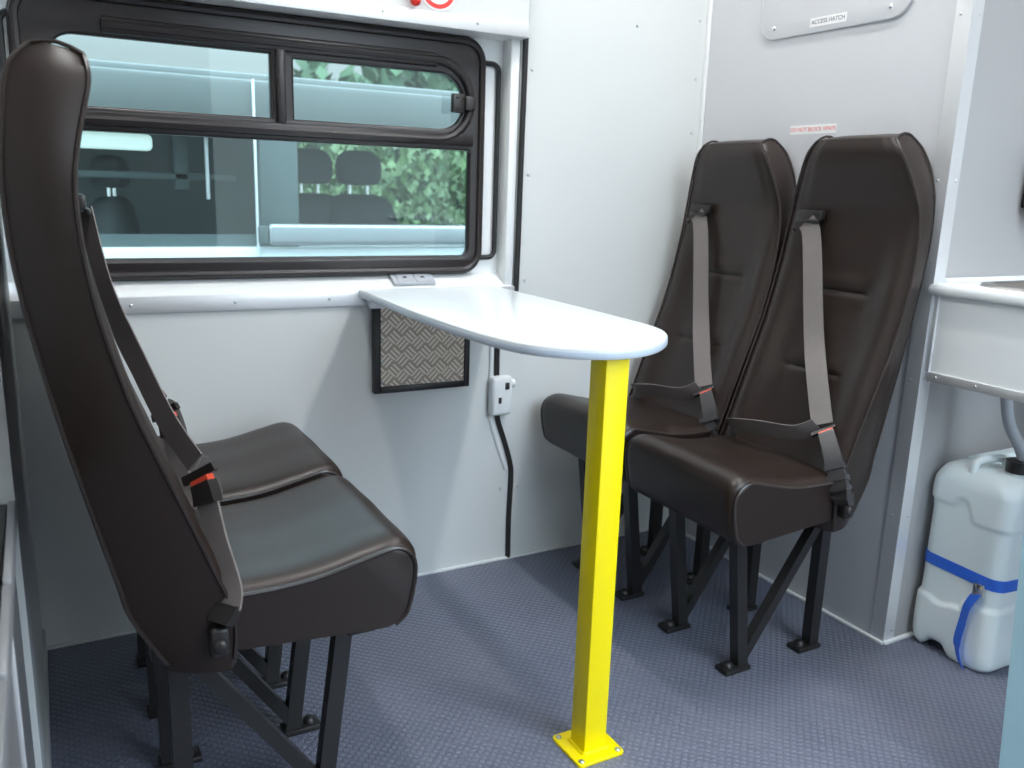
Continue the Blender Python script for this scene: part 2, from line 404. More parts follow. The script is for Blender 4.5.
# black rubber seal line with a jog at the latch
seal = tube(bmesh.new(), spline([(1.072, 1.932, 0.004), (1.071, 1.932, 0.12), (1.074, 1.932, 0.235), (1.070, 1.932, 0.275), (1.052, 1.932, 0.335), (1.030, 1.932, 0.395), (1.024, 1.932, 0.43), (1.022, 1.932, 0.5), (1.022, 1.932, 0.62), (1.035, 1.932, 0.68), (1.066, 1.932, 0.73), (1.071, 1.932, 0.79), (1.073, 1.932, 1.1), (1.076, 1.932, 1.5), (1.078, 1.932, 2.395)], 8), 0.0075, 8)
tag(put('door_seal', seal, M['rubber']), 'long black rubber seal running from ceiling to floor past the latch', 'seal')
bd = tube(bmesh.new(), spline([(1.058, 1.934, 0.26), (1.035, 1.934, 0.32), (1.012, 1.934, 0.39), (1.006, 1.934, 0.43), (1.005, 1.934, 0.6), (1.005, 1.934, 0.70)], 8), 0.006, 8)
struct(put('trim_11', bd, M['white']), 'white edge bead beside the seal', 'trim')

# ================================================================ WINDOW
win = put('window_1', None or (lambda: xf(plate(rrect(-0.012, 0.985, 0.787, 1.34, 0.052, 10),
      [rrect(0.042, 0.476, 1.124, 1.268, (.004, .006, .006, .05), 8), rrect(0.515, 0.936, 1.124, 1.262, (.006, .068, .068, .006), 12), rrect(0.040, 0.955, 0.818, 1.088, (.03, .03, .012, .012), 8)],
      0.022, 0.006), Matrix.Translation((0, 1.992, 0)) @ FACE_NY))(), M['frame'])
struct(win, 'dark brown framed van window with sliding top panes', 'window')
# raised rims of the frame
put('outer_rim', tube(bmesh.new(), [(x, 1.970, z) for x, z in rrect(-0.006, 0.979, 0.793, 1.334, 0.048, 10)], 0.009, 8, closed=True), M['frame'], win)
_sl = [(0.145, 1.284)]+[(x, z) for x, z in rrect(0.165, 0.948, 1.105, 1.284, (.012, .087, .087, .006), 12)[26:12:-1]]
_sl = [(0.145, 1.284), (0.5, 1.284)]+[(0.948-.087+.087*math.sin(i/12*PI), 1.1945+.0895*math.cos(i/12*PI)) for i in range(13)]+[(0.5, 1.105), (0.045, 1.105)]
put('slider_rim', tube(bmesh.new(), [(x, 1.966, z) for x, z in _sl], 0.0105, 10), M['frame'], win)
put('centre_bar', bxm(0.040, 0.955, 1.958, 1.975, 1.092, 1.120, bev=0.005), M['frame'], win)
put('slider_track', bxm(0.142, 0.86, 1.960, 1.975, 1.268, 1.300, bev=0.006), M['frame'], win)
put('mullion', bxm(0.480, 0.500, 1.956, 1.985, 1.118, 1.272, bev=0.004), M['frame'], win)
put('mullion_seal', bxm(0.500, 0.516, 1.972, 1.984, 1.120, 1.268, bev=0.003), M['socket'], win)
for (a, b_, c_, d_) in ((0.045, 0.490, 1.115, 1.272), (0.505, 0.945, 1.115, 1.272), (0.030, 0.963, 0.808, 1.096)):
    put('pane', bxm(a, b_, 1.984, 1.988, c_, d_), M['glass'], win, smooth=0)
lt = put('latch', bxm(0.893, 0.925, 1.950, 1.966, 1.168, 1.212, bev=0.004), M['blackplastic'], win)
put('latch_catch', bxm(0.924, 0.952, 1.944, 1.962, 1.174, 1.208, bev=0.005), M['blackplastic'], lt)
put('latch_screw', dome(bmesh.new(), (0.905, 1.950, 1.203), (0, -1, 0), 0.004), M['rubber'], lt)
put('latch_screw', dome(bmesh.new(), (0.905, 1.950, 1.177), (0, -1, 0), 0.004), M['rubber'], lt)
# rubber edged cut-out behind the frame
lp = tube(bmesh.new(), [(x, 1.978, z) for x, z in rrect(-0.030, 1.028, 0.822, 1.290, 0.018, 6)], 0.0065, 8, closed=True)
struct(put('trim_12', lp, M['rubber']), 'black rubber edging behind the window frame', 'trim')

# latch box on the board
lk = thing('door_latch', 'small white plastic latch box on the seal line under the table', 'latch', (1.027, 1.934, 0.47))
put('housing', bxm(-0.030, 0.030, -0.030, 0.0, -0.052, 0.052, bev=0.010, seg=3), M['white'], lk)
put('button', bxm(0.006, 0.018, -0.0325, -0.028, 0.018, 0.036, bev=0.001), M['rubber'], lk)
put('keyhole', bxm(-0.012, -0.004, -0.0325, -0.028, -0.018, -0.002, bev=0.001), M['rubber'], lk)
put('side_knob', cyl(bmesh.new(), (0.028, -0.015, 0.03), (0.038, -0.015, 0.03), 0.011), M['white'], lk)
# double socket flush on the ledge
sk_ = thing('socket_plate', 'small grey double socket plate on the window ledge behind the table', 'socket', (0.797, 1.962, 0.768))
mt = Matrix.Rotation(math.atan2(0.033, 0.054), 4, 'X')
put('surround', xf(bxm(-0.055, 0.055, -0.020, 0.026, 0.0, 0.009, bev=0.003), mt), M['socket'], sk_)
for x in (-0.022, 0.024):
    fl = put('socket_face', xf(bxm(x-0.020, x+0.020, -0.016, 0.018, 0.0085, 0.011, bev=0.001), mt), M['hose'], sk_)
    put('pin_hole', xf(bxm(x-0.005, x+0.005, -0.004, 0.004, 0.0108, 0.0118, bev=0.0004), mt), M['chrome'], fl)
# chequer plate box under the table
ch = thing('chequer_plate_panel', 'shallow chequer plate box with black frame on board below the table', 'panel', (0.815, 1.933, 0.50))
put('plate', xf(plate(rrect(-0.120, 0.108, 0.008, 0.212, 0.001, 2), [], 0.006), Matrix.Translation((0, -0.010, 0)) @ FACE_NY), M['chequer'], ch, smooth=0)
fb = bmesh.new()
box(fb, -0.133, -0.117, -0.022, 0, 0.004, 0.2105, bev=0.0015); box(fb, 0.105, 0.118, -0.022, 0, 0.004, 0.2105, bev=0.0015); box(fb, -0.1168, 0.1048, -0.022, 0, 0.004, 0.020, bev=0.0015)
put('frame', fb, M['legs'], ch)
screws(ch, [(-0.111, -0.016, z) for z in (0.03, 0.08, 0.13, 0.18)] + [(0.099, -0.016, z) for z in (0.03, 0.13)] + [(x, -0.016, 0.027) for x in (-0.03, 0.04)], (0, -1, 0), 0.0035, 'chrome', 'rivet')

# signs
def sticker(name, label, loc, wdt, hgt, txt, size, tm):
    s = thing(name, label, 'sticker', loc)
    b0 = put('backing', xf(plate(rrect(-wdt/2, wdt/2, -hgt/2, hgt/2, 0.002, 3), [], 0.0006), FACE_NX), M['paper'], s, smooth=0)
    tb = text_bm(txt, size); xf(tb, Matrix.Translation((-0.0009, 0, 0)) @ FACE_NX)
    put('lettering', tb, M[tm], s, smooth=0)
    return s
sticker('warning_sticker', 'white sticker reading DO NOT BLOCK VENTS in red above the seats', (1.640, 1.531, 1.1555), 0.142, 0.021, 'DO NOT BLOCK VENTS', 0.0128, 'text_red')
# access hatch
hx = thing('access_hatch', 'round cornered hatch cover screwed high on the grey bulkhead', 'hatch', (1.64, 1.512, 1.377))
put('cover', xf(plate(rrect(-0.214, 0.214, 0, 0.34, 0.045, 10), [], 0.007, 0.0015), FACE_NX), M['bulk'], hx)
put('edge_trim', tube(bmesh.new(), [(-0.004, -a, c_) for a, c_ in rrect(-0.215, 0.215, -0.001, 0.341, 0.046, 10)], 0.0028, 8, closed=True), M['alu'], hx)
screws(hx, [(-0.007, y, z) for y in (0.17, -0.165) for z in (0.022, 0.318)], (-1, 0, 0), 0.0065, 'chrome')
sticker('hatch_sticker', 'white sticker reading ACCESS HATCH at the bottom of the hatch', (1.633, 1.513, 1.3955), 0.106, 0.020, 'ACCESS HATCH', 0.0135, 'text_grey')
# emergency hammer and round sign above the window, cut by the top of the picture
hm = thing('emergency_hammer', 'red emergency hammer hanging on the board above the window', 'hammer', (0.772, 1.904, 1.378))
put('handle', tube(bmesh.new(), spline([(0, -0.014, 0.002), (0.0, -0.014, 0.02), (0.001, -0.014, 0.07), (0.0, -0.014, 0.13)], 6), [0.003, 0.0065, 0.009, 0.0105]+[0.0115]*14+[0.010], 14), M['red'], hm)
put('head', bxm(-0.035, 0.035, -0.026, -0.002, 0.125, 0.155, bev=0.006), M['red'], hm)
put('holder', bxm(-0.016, 0.016, -0.008, 0.0, 0.06, 0.12, bev=0.003), M['white'], hm)
rs = thing('round_sign', 'round white sticker with a red ring beside the red hammer', 'sticker', (0.832, 1.904, 1.425))
disc = [(0.046*math.cos(a*PI/24), 0.046*math.sin(a*PI/24)) for a in range(48)]
put('disc', xf(plate(disc, [], 0.0008), FACE_NY), M['paper'], rs, smooth=0)
put('red_ring', xf(plate([(x*0.90, y*0.90) for x, y in disc], [[(x*0.70, y*0.70) for x, y in disc]], 0.0008), Matrix.Translation((0, -0.0008, 0)) @ FACE_NY), M['red'], rs, smooth=0)

# ================================================================ TABLE
tb = thing('folding_table', 'narrow white table with rounded end on a square yellow leg', 'table', (0.817, 1.145, 0))
ox, oy = 0.817, 1.145
outl = [(p.x, p.y) for p in spline([(0.655, 1.928, 0), (0.652, 1.78, 0), (0.647, 1.60, 0), (0.648, 1.47, 0), (0.652, 1.357, 0), (0.663, 1.25, 0), (0.684, 1.185, 0), (0.717, 1.143, 0), (0.758, 1.114, 0), (0.807, 1.101, 0), (0.861, 1.110, 0), (0.918, 1.142, 0), (0.968, 1.195, 0), (0.996, 1.27, 0), (1.003, 1.40, 0), (1.004, 1.66, 0), (1.004, 1.928, 0)], 5)]
pl = plate([(x-ox, y-oy) for x, y in outl], [], 0.0195, 0.004); bmesh.ops.translate(pl, verts=pl.verts, vec=(0, 0, 0.7355))
tp = put('tabletop', pl, M['table'], tb)
_c = Vector((0.82, 1.5))
eb = []
for i, (x, y) in enumerate(outl):
    p0, p1 = Vector(outl[max(i-1, 0)]), Vector(outl[min(i+1, len(outl)-1)]); t_ = (p1-p0).normalized()
    q = Vector((x, y))+Vector((t_.y, -t_.x))*.0016
    eb.append((q.x-ox, min(q.y, 1.928)-oy))
put('edge_band', xf(plate(eb, [], 0.0125, 0.003), Matrix.Translation((0, 0, 0.7375))), M['edge'], tp)
post = put('leg', bxm(-0.0235, 0.0235, -0.0235, 0.0235, 0.006, 0.7355, bev=0.003), M['yellow'], tb)
bp_ = put('base_plate', xf(plate(rrect(-0.048, 0.048, -0.048, 0.048, 0.007, 5), [], 0.006, 0.001), Matrix.Identity(4)), M['yellow'], tb)
wb = bmesh.new()
for pts in ([(-.025, -.025, .007), (.025, -.025, .007)], [(-.025, .025, .007), (.025, .025, .007)], [(-.025, -.025, .007), (-.025, .025, .007)], [(.025, -.025, .007), (.025, .025, .007)]): tube(wb, pts, 0.0035, 8)
put('weld_bead', wb, M['yellow'], tb)
for x in (-1, 1):
    for y in (-1, 1): put('bolt', dome(bmesh.new(), (x*0.039, y*0.039, 0.006), (0, 0, 1), 0.006, 0.004), M['ringbolt'], tb)
put('wall_cleat', bxm(-0.15, 0.16, 0.755, 0.785, 0.7125, 0.7355, bev=0.002), M['alu'], tb)

# ================================================================ SEATS
# control levels: front (u,z), back (u,z), half width front, half width back
LV = [((.232, .318), (.150, .322), .178, .150), ((.236, .400), (.104, .408), .181, .148), ((.212, .475), (.089, .465), .180, .145),
      ((.167, .597), (.060, .590), .181, .145), ((.121, .723), (.034, .71), .182, .145), ((.090, .851), (.008, .86), .180, .145),
      ((.079, .958), (.0, .965), .171, .144), ((.086, 1.025), (.005, 1.04), .152, .134), ((.097, 1.090), (.015, 1.098), .124, .112), ((.094, 1.121), (.042, 1.130), .101, .096)]
def level(t, s=-1):
    i = min(int(t), len(LV)-2); f = t-i
    def cr(get):
        p0, p1, p2, p3 = [get(LV[max(0, min(len(LV)-1, i+k_))]) for k_ in (-1, 0, 1, 2)]
        return 0.5*(2*p1+(p2-p0)*f+(2*p0-5*p1+4*p2-p3)*f*f+(3*p1-p0-3*p2+p3)*f**3)
    up = (lambda z: z+.020*sstep(.90, 1.12, z)) if s > 0 else (lambda z: z)
    return (cr(lambda L: L[0][0])+(.008*sstep(1.0, 1.1, LV[i][0][1]*(1-f)+LV[i+1][0][1]*f) if s > 0 else 0), up(cr(lambda L: L[0][1])), cr(lambda L: L[1][0]), up(cr(lambda L: L[1][1])), cr(lambda L: L[2]), cr(lambda L: L[3]))
def sstep(a, b_, x):
    x = max(0, min(1, (x-a)/(b_-a))); return x*x*(3-2*x)
def front_off(v, z, hw):
    """padding relief of the front face, forward positive"""
    e = abs(v)/hw
    d = 0.001*(1-e**4)
    bol = sstep(.55, .80, e)*(1-sstep(.86, 1.0, e))
    d += 0.008*bol*(1-sstep(0.80, 0.98, z))                         # side bolsters below the head
    d -= 0.009*(1-sstep(.35, .75, e))*(1-sstep(0.75, 0.92, z))*sstep(0.40, .5, z)   # hollow of the back
    d -= 0.004*sstep(0.90, 1.0, e)                              # pulled in at the seams
    for zc, (v0, v1) in ((0.797, (-.080, .075)), (0.624, (-.080, .080))):                # sewn tucks
        zz = z-zc+0.05*(v+0.015)*0
        inside = sstep(v0-.012, v0+.012, v)*(1-sstep(v1-.012, v1+.012, v))
        d -= 0.0050*inside*math.exp(-(zz/0.0045)**2)
        d += 0.0025*inside*math.exp(-((zz-0.022)/0.016)**2)
        d -= 0.003*math.exp(-(zz/0.03)**2)*(math.exp(-((v-v0)/0.02)**2)+math.exp(-((v-v1)/0.02)**2))
    # head pad chamfer fold
    d += 0.0025*sstep(.95, 1.02, z)*(1-sstep(.70, .84, e))
    return d
def back_ring(t, s, nf=40):
    uf, zf, ub, zb, hf, hb = level(t, s)
    # rounding over the top and the bottom
    ring = []
    for i in range(nf+1):
        v = hf*(-1+2*i/nf); ring.append((s*(uf+front_off(v, zf, hf)), v, zf))
    for k_ in range(1, 6):
        f = k_/6; bul = 0.008*math.sin(f*PI)
        ring.append((s*(uf-0.004+(ub-uf+0.004)*f), hf+(hb-hf)*f+bul, zf+(zb-zf)*f))
    for i in range(13):
        v = hb*(1-2*i/12); ring.append((s*(ub-0.0), v, zb))
    for k_ in range(1, 6):
        f = 1-k_/6; bul = 0.008*math.sin(f*PI)
        ring.append((s*(uf-0.004+(ub-uf+0.004)*f), -(hf+(hb-hf)*f+bul), zf+(zb-zf)*f))
    return ring
def make_backrest(s):
    bm = bmesh.new(); NT = 230; top = len(LV)-1
    rings = [back_ring(top*i/NT, s) for i in range(NT+1)]
    # round the top over
    last = rings[-1]; c_ = Vector((sum(p[0] for p in last)/len(last), 0, sum(p[2] for p in last)/len(last)))
    for k_ in range(1, 5):
        a = k_/5*PI/2
        rings.append([tuple(c_+(Vector(p)-c_)*(0.25+0.75*math.cos(a))+Vector((0, 0, 0.006*math.sin(a)))) for p in last])
    return loft(bm, rings)
def edge_pts(side, which, s, t0, t1, N=60):
    out = []
    for i in range(N+1):
        t = t0+(t1-t0)*i/N; uf, zf, ub, zb, hf, hb = level(t, s)
        out.append((s*(uf-0.001), side*(hf+0.0015), zf) if which == 'f' else (s*(ub+0.004), side*(hb+0.003), zb))
    return out
def back_piping(side, s):
    # one welt: up the front edge, over the top of the side panel, down the back edge
    top = len(LV)-1
    A = edge_pts(side, 'f', s, 0.3, top-0.05); B = edge_pts(side, 'b', s, 0.2, top-0.05)[::-1]
    mid = [tuple((Vector(A[-1])*(1-f)+Vector(B[0])*f)+Vector((0, 0, 0.007*math.sin(f*PI)))) for f in (.25, .5, .75)]
    return tube(bmesh.new(), A+mid+B, 0.0030, 6)

CP = [(.212, .432), (.24, .432), (.30, .432), (.36, .437), (.42, .450), (.470, .461), (.494, .458), (.509, .446), (.515, .428), (.514, .400), (.508, .368), (.499, .344), (.480, .330), (.45, .328), (.34, .336), (.212, .346)]
def cushion_ring(f, s, inset, drop):
    cu_, cz_ = 0.33, 0.395; out = []
    for (u, z) in spline([(a, 0, b_) for a, b_ in CP], 4, closed=False) and [(p.x, p.z) for p in spline([(a, 0, b_) for a, b_ in CP], 4)]:
        x = u-inset*sstep(.40, .50, u); top = 1 if z > 0.415 else 0
        zz = z - inset*(0.6 if z > 0.41 else -0.2)
        if z > 0.415: zz += drop*sstep(.16, .25, u)
        out.append((s*x, f, zz))
    return out
def make_cushion(s):
    hw = 0.1765; rings = []
    vs_ = []
    for v in [-1, -.985, -.96, -.92, -.85, -.75, -.6, -.45, -.3, -.15, 0, .15, .3, .45, .6, .75, .85, .92, .96, .985, 1]:
        e = abs(v); ins = 0.010*sstep(.9, 1.0, e)**2
        crown = 0.011*(1-e**9)+0.0015*math.sin(v*7+1)*(1-e)
        rings.append(cushion_ring(v*hw, s, ins, crown))
    return loft(bmesh.new(), rings)
def cushion_piping(side, s):
    pts = [(s*(u), side*0.176, z+0.001) for u, z in [(p.x, p.z) for p in spline([(a, 0, b_) for a, b_ in CP[1:13]], 5)]]
    pts = [(p[0]-s*0.006*sstep(.45, .5, abs(p[0])), p[1], p[2]-0.004*(1 if p[2] > .42 else 0)) for p in pts]
    return tube(bmesh.new(), pts, 0.0034, 6)

def make_seat(s, name):
    root = thing(name, 'x', 'seat', group='van passenger seats')
    br = put('backrest', make_backrest(s), M['leather'], root, smooth=50)
    for side in (-1, 1): put('piping', back_piping(side, s), M['piping'], br)
    cu_ = put('seat_cushion', make_cushion(s), M['leather'], root, smooth=50)
    for side in (-1, 1): put('piping', cushion_piping(side, s), M['piping'], cu_)
    # steel underframe
    rl = bmesh.new()
    for v in (-.098, .100): box(rl, min(s*.13, s*.45), max(s*.13, s*.45), v-.0125, v+.0125, .318, .343, bev=.002)
    for u in (.168, .40): box(rl, s*u-.0125, s*u+.0125, -.0995, .0995, .3185, .3425, bev=.002)
    put('seat_rail', rl, M['legs'], root)
    put('front_bracket', bxm(min(s*.405, s*.45), max(s*.405, s*.45), -.160, -.115, .318, .342, bev=.003), M['legs'], root)
    for v in (-.098, .100):
        for u in (.390, .165):
            ut, ub_ = (u+.028, u-.012) if u > .3 else (u, u)
            lg = put('leg', loft(bmesh.new(), [[(s*uu_+dx*.0135, v+dy*.0125, zz_) for dx, dy in ((-1, -1), (1, -1), (1, 1), (-1, 1))] for uu_, zz_ in ((ub_, .008), (ut, .322))]), M['legs'], root)
            c0 = s*u-.012 if s < 0 else s*u+.012   # feet reach forward
            ft = bxm(min(s*(ub_-.018), s*(ub_+.052)), max(s*(ub_-.018), s*(ub_+.052)), v-.019, v+.019, 0.0, .012, bev=.003)
            fp = put('foot_plate', ft, M['legs'], lg)
            put('bolt', dome(bmesh.new(), (s*(ub_+.033), v, .012), (0, 0, 1), .0125, .012), M['legs'], lg)
        put('brace', tube(bmesh.new(), [(s*.375, v, .030), (s*.178, v, .318)], (.011, .011), square=True), M['legs'], root)
    # three point belt
    g = put('belt_guide', bxm(min(s*.084, s*.100), max(s*.084, s*.100), .062, .134, .948, .970, bev=.004), M['blackplastic'], root)
    put('guide_lip', bxm(min(s*.098, s*.106), max(s*.098, s*.106), .065, .131, .941, .950, bev=.003), M['blackplastic'], g)
    put('guide_screw', dome(bmesh.new(), (s*.096, .140, .925), (s, 0, 0), .007, .006), M['blackplastic'], g)
    if s < 0:   # tongue lies low
        SH = [(.102, .101, .944), (.107, .075, .905), (.142, .010, .712), (.178, -.048, .610), (.207, -.099, .530)]
        ST = [(.209, -.108, .522), (.214, -.124, .509), (.228, -.160, .467), (.238, -.190, .420), (.232, -.199, .388)]
        wv = (.15, 1, .30)
    else:       # propped up by a stiff stalk, flat side turned to the aisle
        SH = [(.097, .112, .944), (.112, .060, .845), (.142, .020, .752), (.177, -.040, .657), (.207, -.088, .603)]
        ST = [(.209, -.094, .594), (.216, -.110, .565), (.221, -.140, .505), (.229, -.180, .440), (.214, -.193, .402)]
        wv = (.62, -.70, .12)
    SH = [Vector(p) for p in SH]; ST = [Vector(p) for p in ST]
    P = spline([(s*p.x, p.y, p.z) for p in SH], 7)
    sw = wv if s < 0 else (.55, -.80, .10)
    W_ = [Vector((s*sw[0], sw[1], sw[2])) for i in range(len(P))] if s > 0 else [Vector((0, 1, .12)).lerp(Vector((s*wv[0], wv[1], wv[2])), min(1, i/10)) for i in range(len(P))]
    put('shoulder_strap', ribbon(bmesh.new(), P, W_, .045 if s < 0 else .040, .002), M['belt'], root)
    bk = SH[-1]
    L_ = [bk+Vector((.004, .008, -.006)), bk+Vector((.022, .05, -.03)), Vector((.254, .04, .492)), Vector((.250, .12, .474)), Vector((.20, .165, .450)), Vector((.15, .174, .425))]
    P = spline([(s*p.x, p.y, p.z) for p in L_], 5)
    put('lap_strap', ribbon(bmesh.new(), P, [(s*.7, 0, 1)]*len(P), .044 if s < 0 else .03, .002), M['belt'], root)
    SP = spline(ST, 10)                     # 41 points from tongue to anchor
    def rib(name, i0, i1, w0, w1, th, mm, parent, bulge=0):
        P_ = [Vector((s*p.x, p.y, p.z)) for p in SP[i0:i1+1]]
        ws = [w0+(w1-w0)*i/(len(P_)-1) for i in range(len(P_))]
        return put(name, ribbon(bmesh.new(), P_, [(s*wv[0], wv[1], wv[2])]*len(P_), ws, th), M[mm], parent, smooth=35)
    tg = rib('tongue', 0, 5, .058, .062, .009, 'blackplastic', root)
    bu = rib('buckle', 7, 22 if s < 0 else 13, .032, .036, .020, 'sleeve' if s < 0 else 'blackplastic', root)
    rib('release_button', 5, 8, .031, .031, .014, 'orange', bu)
    if s < 0:
        st = rib('stalk', 21, 40, .034, .038, .015, 'sleeve', root)
        for i in (21, 25, 29, 33): rib('ridge', i, i+2, .041, .039, .023, 'sleeve', st)
    else:
        st = rib('stalk', 12, 34, .034, .046, .004, 'belt', root)
        rib('sewn_end', 33, 40, .042, .034, .016, 'blackplastic', st)
    ab = put('anchor', bxm(s*.212-.013, s*.212+.013, -.200, -.176, .352, .396, bev=.006, seg=3), M['blackplastic'], root)
    put('anchor_bolt', dome(bmesh.new(), (s*.212, -.200, .370), (0, -1, 0), .011, .006), M['blackplastic'], ab)
    return root

def copy_tree(o, parent=None):
    c_ = o.copy(); COL.objects.link(c_)
    if parent is not None: c_.parent = parent
    for chd in list(o.children): copy_tree(chd, c_)
    return c_
sl = make_seat(1, 'passenger_seat'); sr = make_seat(-1, 'passenger_seat')
sl2 = copy_tree(sl); sr2 = copy_tree(sr)
for q in (sl2, sr2):
    for chd in q.children:
        if chd.name.startswith('seat_cushion'): chd.location.z = .008
        if chd.name.startswith(('anchor', 'stalk')): chd.location.y = .014
for o, loc, lab in ((sl, (-.034, 1.325, 0), 'brown leatherette seat in the left foreground, seen from its side'),
                    (sl2, (-.034, 1.690, 0), 'brown seat by the window wall, mostly hidden behind the left foreground seat'),
                    (sr, (1.640, 1.325, 0), 'brown high backed seat on the right, nearer the water can'),
                    (sr2, (1.640, 1.702, 0), 'brown high backed seat in the far corner, behind the yellow table leg')):
    o.location = loc; o['label'] = lab

# ================================================================ SINK UNIT
su = thing('sink_unit', 'pale wall mounted sink counter with aluminium bottom strip at right edge', 'sink unit', (1.65, 0.6, 0))
def S(x0, x1, y0, y1, z0, z1, **k): return bxm(x0-1.65, x1-1.65, y0-.6, y1-.6, z0, z1, **k)
put('fascia', S(1.645, 1.665, 0.20, 1.155, .642, .806), M['white'], su, smooth=0)
kr = plate([(x, y) for x, y in ((0, -1.0), (0.42, -1.0), (0.42, .553), (0, .553))], [rrect(.042, .33, -.10, .500, .05, 8)], .026, .010)
bmesh.ops.translate(kr, verts=kr.verts, vec=(-.008, 0, .806))
put('worktop', kr, M['white'], su)
ed = put('bottom_strip', S(1.6405, 1.668, 0.20, 1.155, .626, .645, bev=.001), M['alu'], su)
screws(ed, [(-.0095, y-.6, .636) for y in (1.125, 1.035, .93, .80)], (-1, 0, 0), .003, 'chrome')
put('upstand', S(1.668, 2.07, 1.146, 1.158, .832, .842, bev=.002), M['white'], su)
put('end_bead', S(1.6405, 1.650, 1.142, 1.156, .645, .812, bev=.002), M['alu'], su)
# basin: rim and bowl
bs = bmesh.new()
def rr3(i, z, r): return [(x, y, z) for x, y in rrect(.030+i, .34-i, -.11+i, .512-i, r, 8)]
loft(bs, [rr3(0, .832, .06), rr3(.004, .838, .06), rr3(.018, .8385, .055), rr3(.024, .832, .05), rr3(.03, .73, .05), rr3(.06, .70, .04)], cap=False)
put('basin', bs, M['steel'], su, smooth=60)
# cupboard end beside the camera, its pale blue side cut by the picture edge
cb = thing('cupboard', 'pale blue cupboard side at the bottom right picture corner', 'cupboard', (1.5, 0.5, 0))
sd = loft(bmesh.new(), [[(1.35-1.5, -.3, z), (1.35-1.5, ye-.5, z), (1.368-1.5, ye-.5, z), (1.368-1.5, -.3, z)] for z, ye in ((0.0, .703), (.60, .742))])
put('side_panel', sd, M['cyan'], cb, smooth=0)
put('shelf_top', bxm(1.369-1.5, 1.636-1.5, -.3, .17, .575, .60, bev=.002), M['cyan'], cb)
put('inner_shelf', bxm(1.369-1.5, 1.636-1.5, -.3, .17, .05, .07, bev=.002), M['grey'], cb)
put('back_panel', bxm(1.637-1.5, 1.65-1.5, -.3, .17, 0, .60), M['grey'], cb, smooth=0)

# ================================================================ JERRY CAN
jx0, jx1, jy0, jy1 = 1.712, 1.99, 0.960, 1.154
jc = thing('water_can', 'milky white plastic water can standing under the sink', 'water container', ((jx0+jx1)/2, (jy0+jy1)/2, 0))
hx_, hy_ = (jx1-jx0)/2, (jy1-jy0)/2
prof = [(.012, .030), (.004, .020), (.002, .010), (.012, .003), (.03, .0), (.06, -.001), (.10, -.001), (.15, 0), (.20, 0), (.25, 0), (.30, 0), (.345, 0), (.38, .0), (.402, .001), (.418, .005), (.430, .012), (.438, .024), (.442, .042)]
def pint(z):
    for (z0, i0), (z1, i1) in zip(prof[2:], prof[3:]):
        if z0 <= z <= z1: return i0+(i1-i0)*(z-z0)/(z1-z0)
    return prof[-1][1]
def jring(z, ins, r=.034):
    base = rrect(-hx_+ins, hx_-ins, -hy_+ins, hy_-ins, r, 10); pts = []
    for i in range(len(base)):
        (x0, y0), (x1, y1) = base[i], base[(i+1) % len(base)]
        n_ = (24 if abs(x1-x0) < abs(y1-y0) else 34) if i % 11 == 10 else 1
        for k_ in range(n_): pts.append((x0+(x1-x0)*k_/n_, y0+(y1-y0)*k_/n_))
    out = []
    for x, y in pts:
        t_ = y if abs(x) > hx_-.03 else x*.7
        # the waist steps back between a shoulder and a foot whose edges jog across the face
        up = .352 - .024*(1-sstep(-.020, -.006, t_)) + .02*math.exp(-((t_-.012)/.016)**4)
        lo = .128 + .022*(1-sstep(-.03, -.015, t_)) - .008*math.exp(-((t_-.03)/.022)**4)
        wst = sstep(lo-.006, lo+.006, z)*(1-sstep(up-.006, up+.006, z))
        k2 = 1-.0075*wst/max(hx_, hy_)*1.0
        kx = 1-.005*wst/hx_; ky = 1-.005*wst/hy_
        foot = math.exp(-((y-.030)/.026)**4)*(1-sstep(0, .05, z)) if x < 0 else 0     # arched notch in the bottom edge
        out.append((x*kx+(.006*foot if x < 0 else 0), y*ky, z+.020*foot*(1-sstep(0, .06, z))))
    return out
zs = [(z, i) for z, i in prof[:3]]
z = .006
while z < .400: z += .0045; zs.append((z, pint(z)))
zs += [q for q in prof if q[0] > .403]
jb_ = loft(bmesh.new(), [jring(z, i, 0.030 if z < .41 else .038) for z, i in zs])
body = put('body', jb_, M['jerry'], jc, smooth=60)
put('mould_rib', box(bmesh.new(), -.07, .10, .030, .062, .436, .449, bev=.006, seg=3), M['jerry'], body)
hd = tube(bmesh.new(), spline([(-.118, .010, .430), (-.116, .010, .448), (-.105, .006, .459), (-.080, -.004, .462), (-.058, -.014, .462), (-.050, -.018, .450), (-.048, -.019, .430)], 7), .009, 12)
put('handle', hd, M['jerry'], jc)
put('filler_neck', cyl(bmesh.new(), (-.070, -.056, .432), (-.070, -.056, .450), .022, 24), M['jerry'], jc)
put('cap', cyl(bmesh.new(), (-.070, -.056, .447), (-.070, -.056, .472), .025, 28), M['blackplastic'], jc)
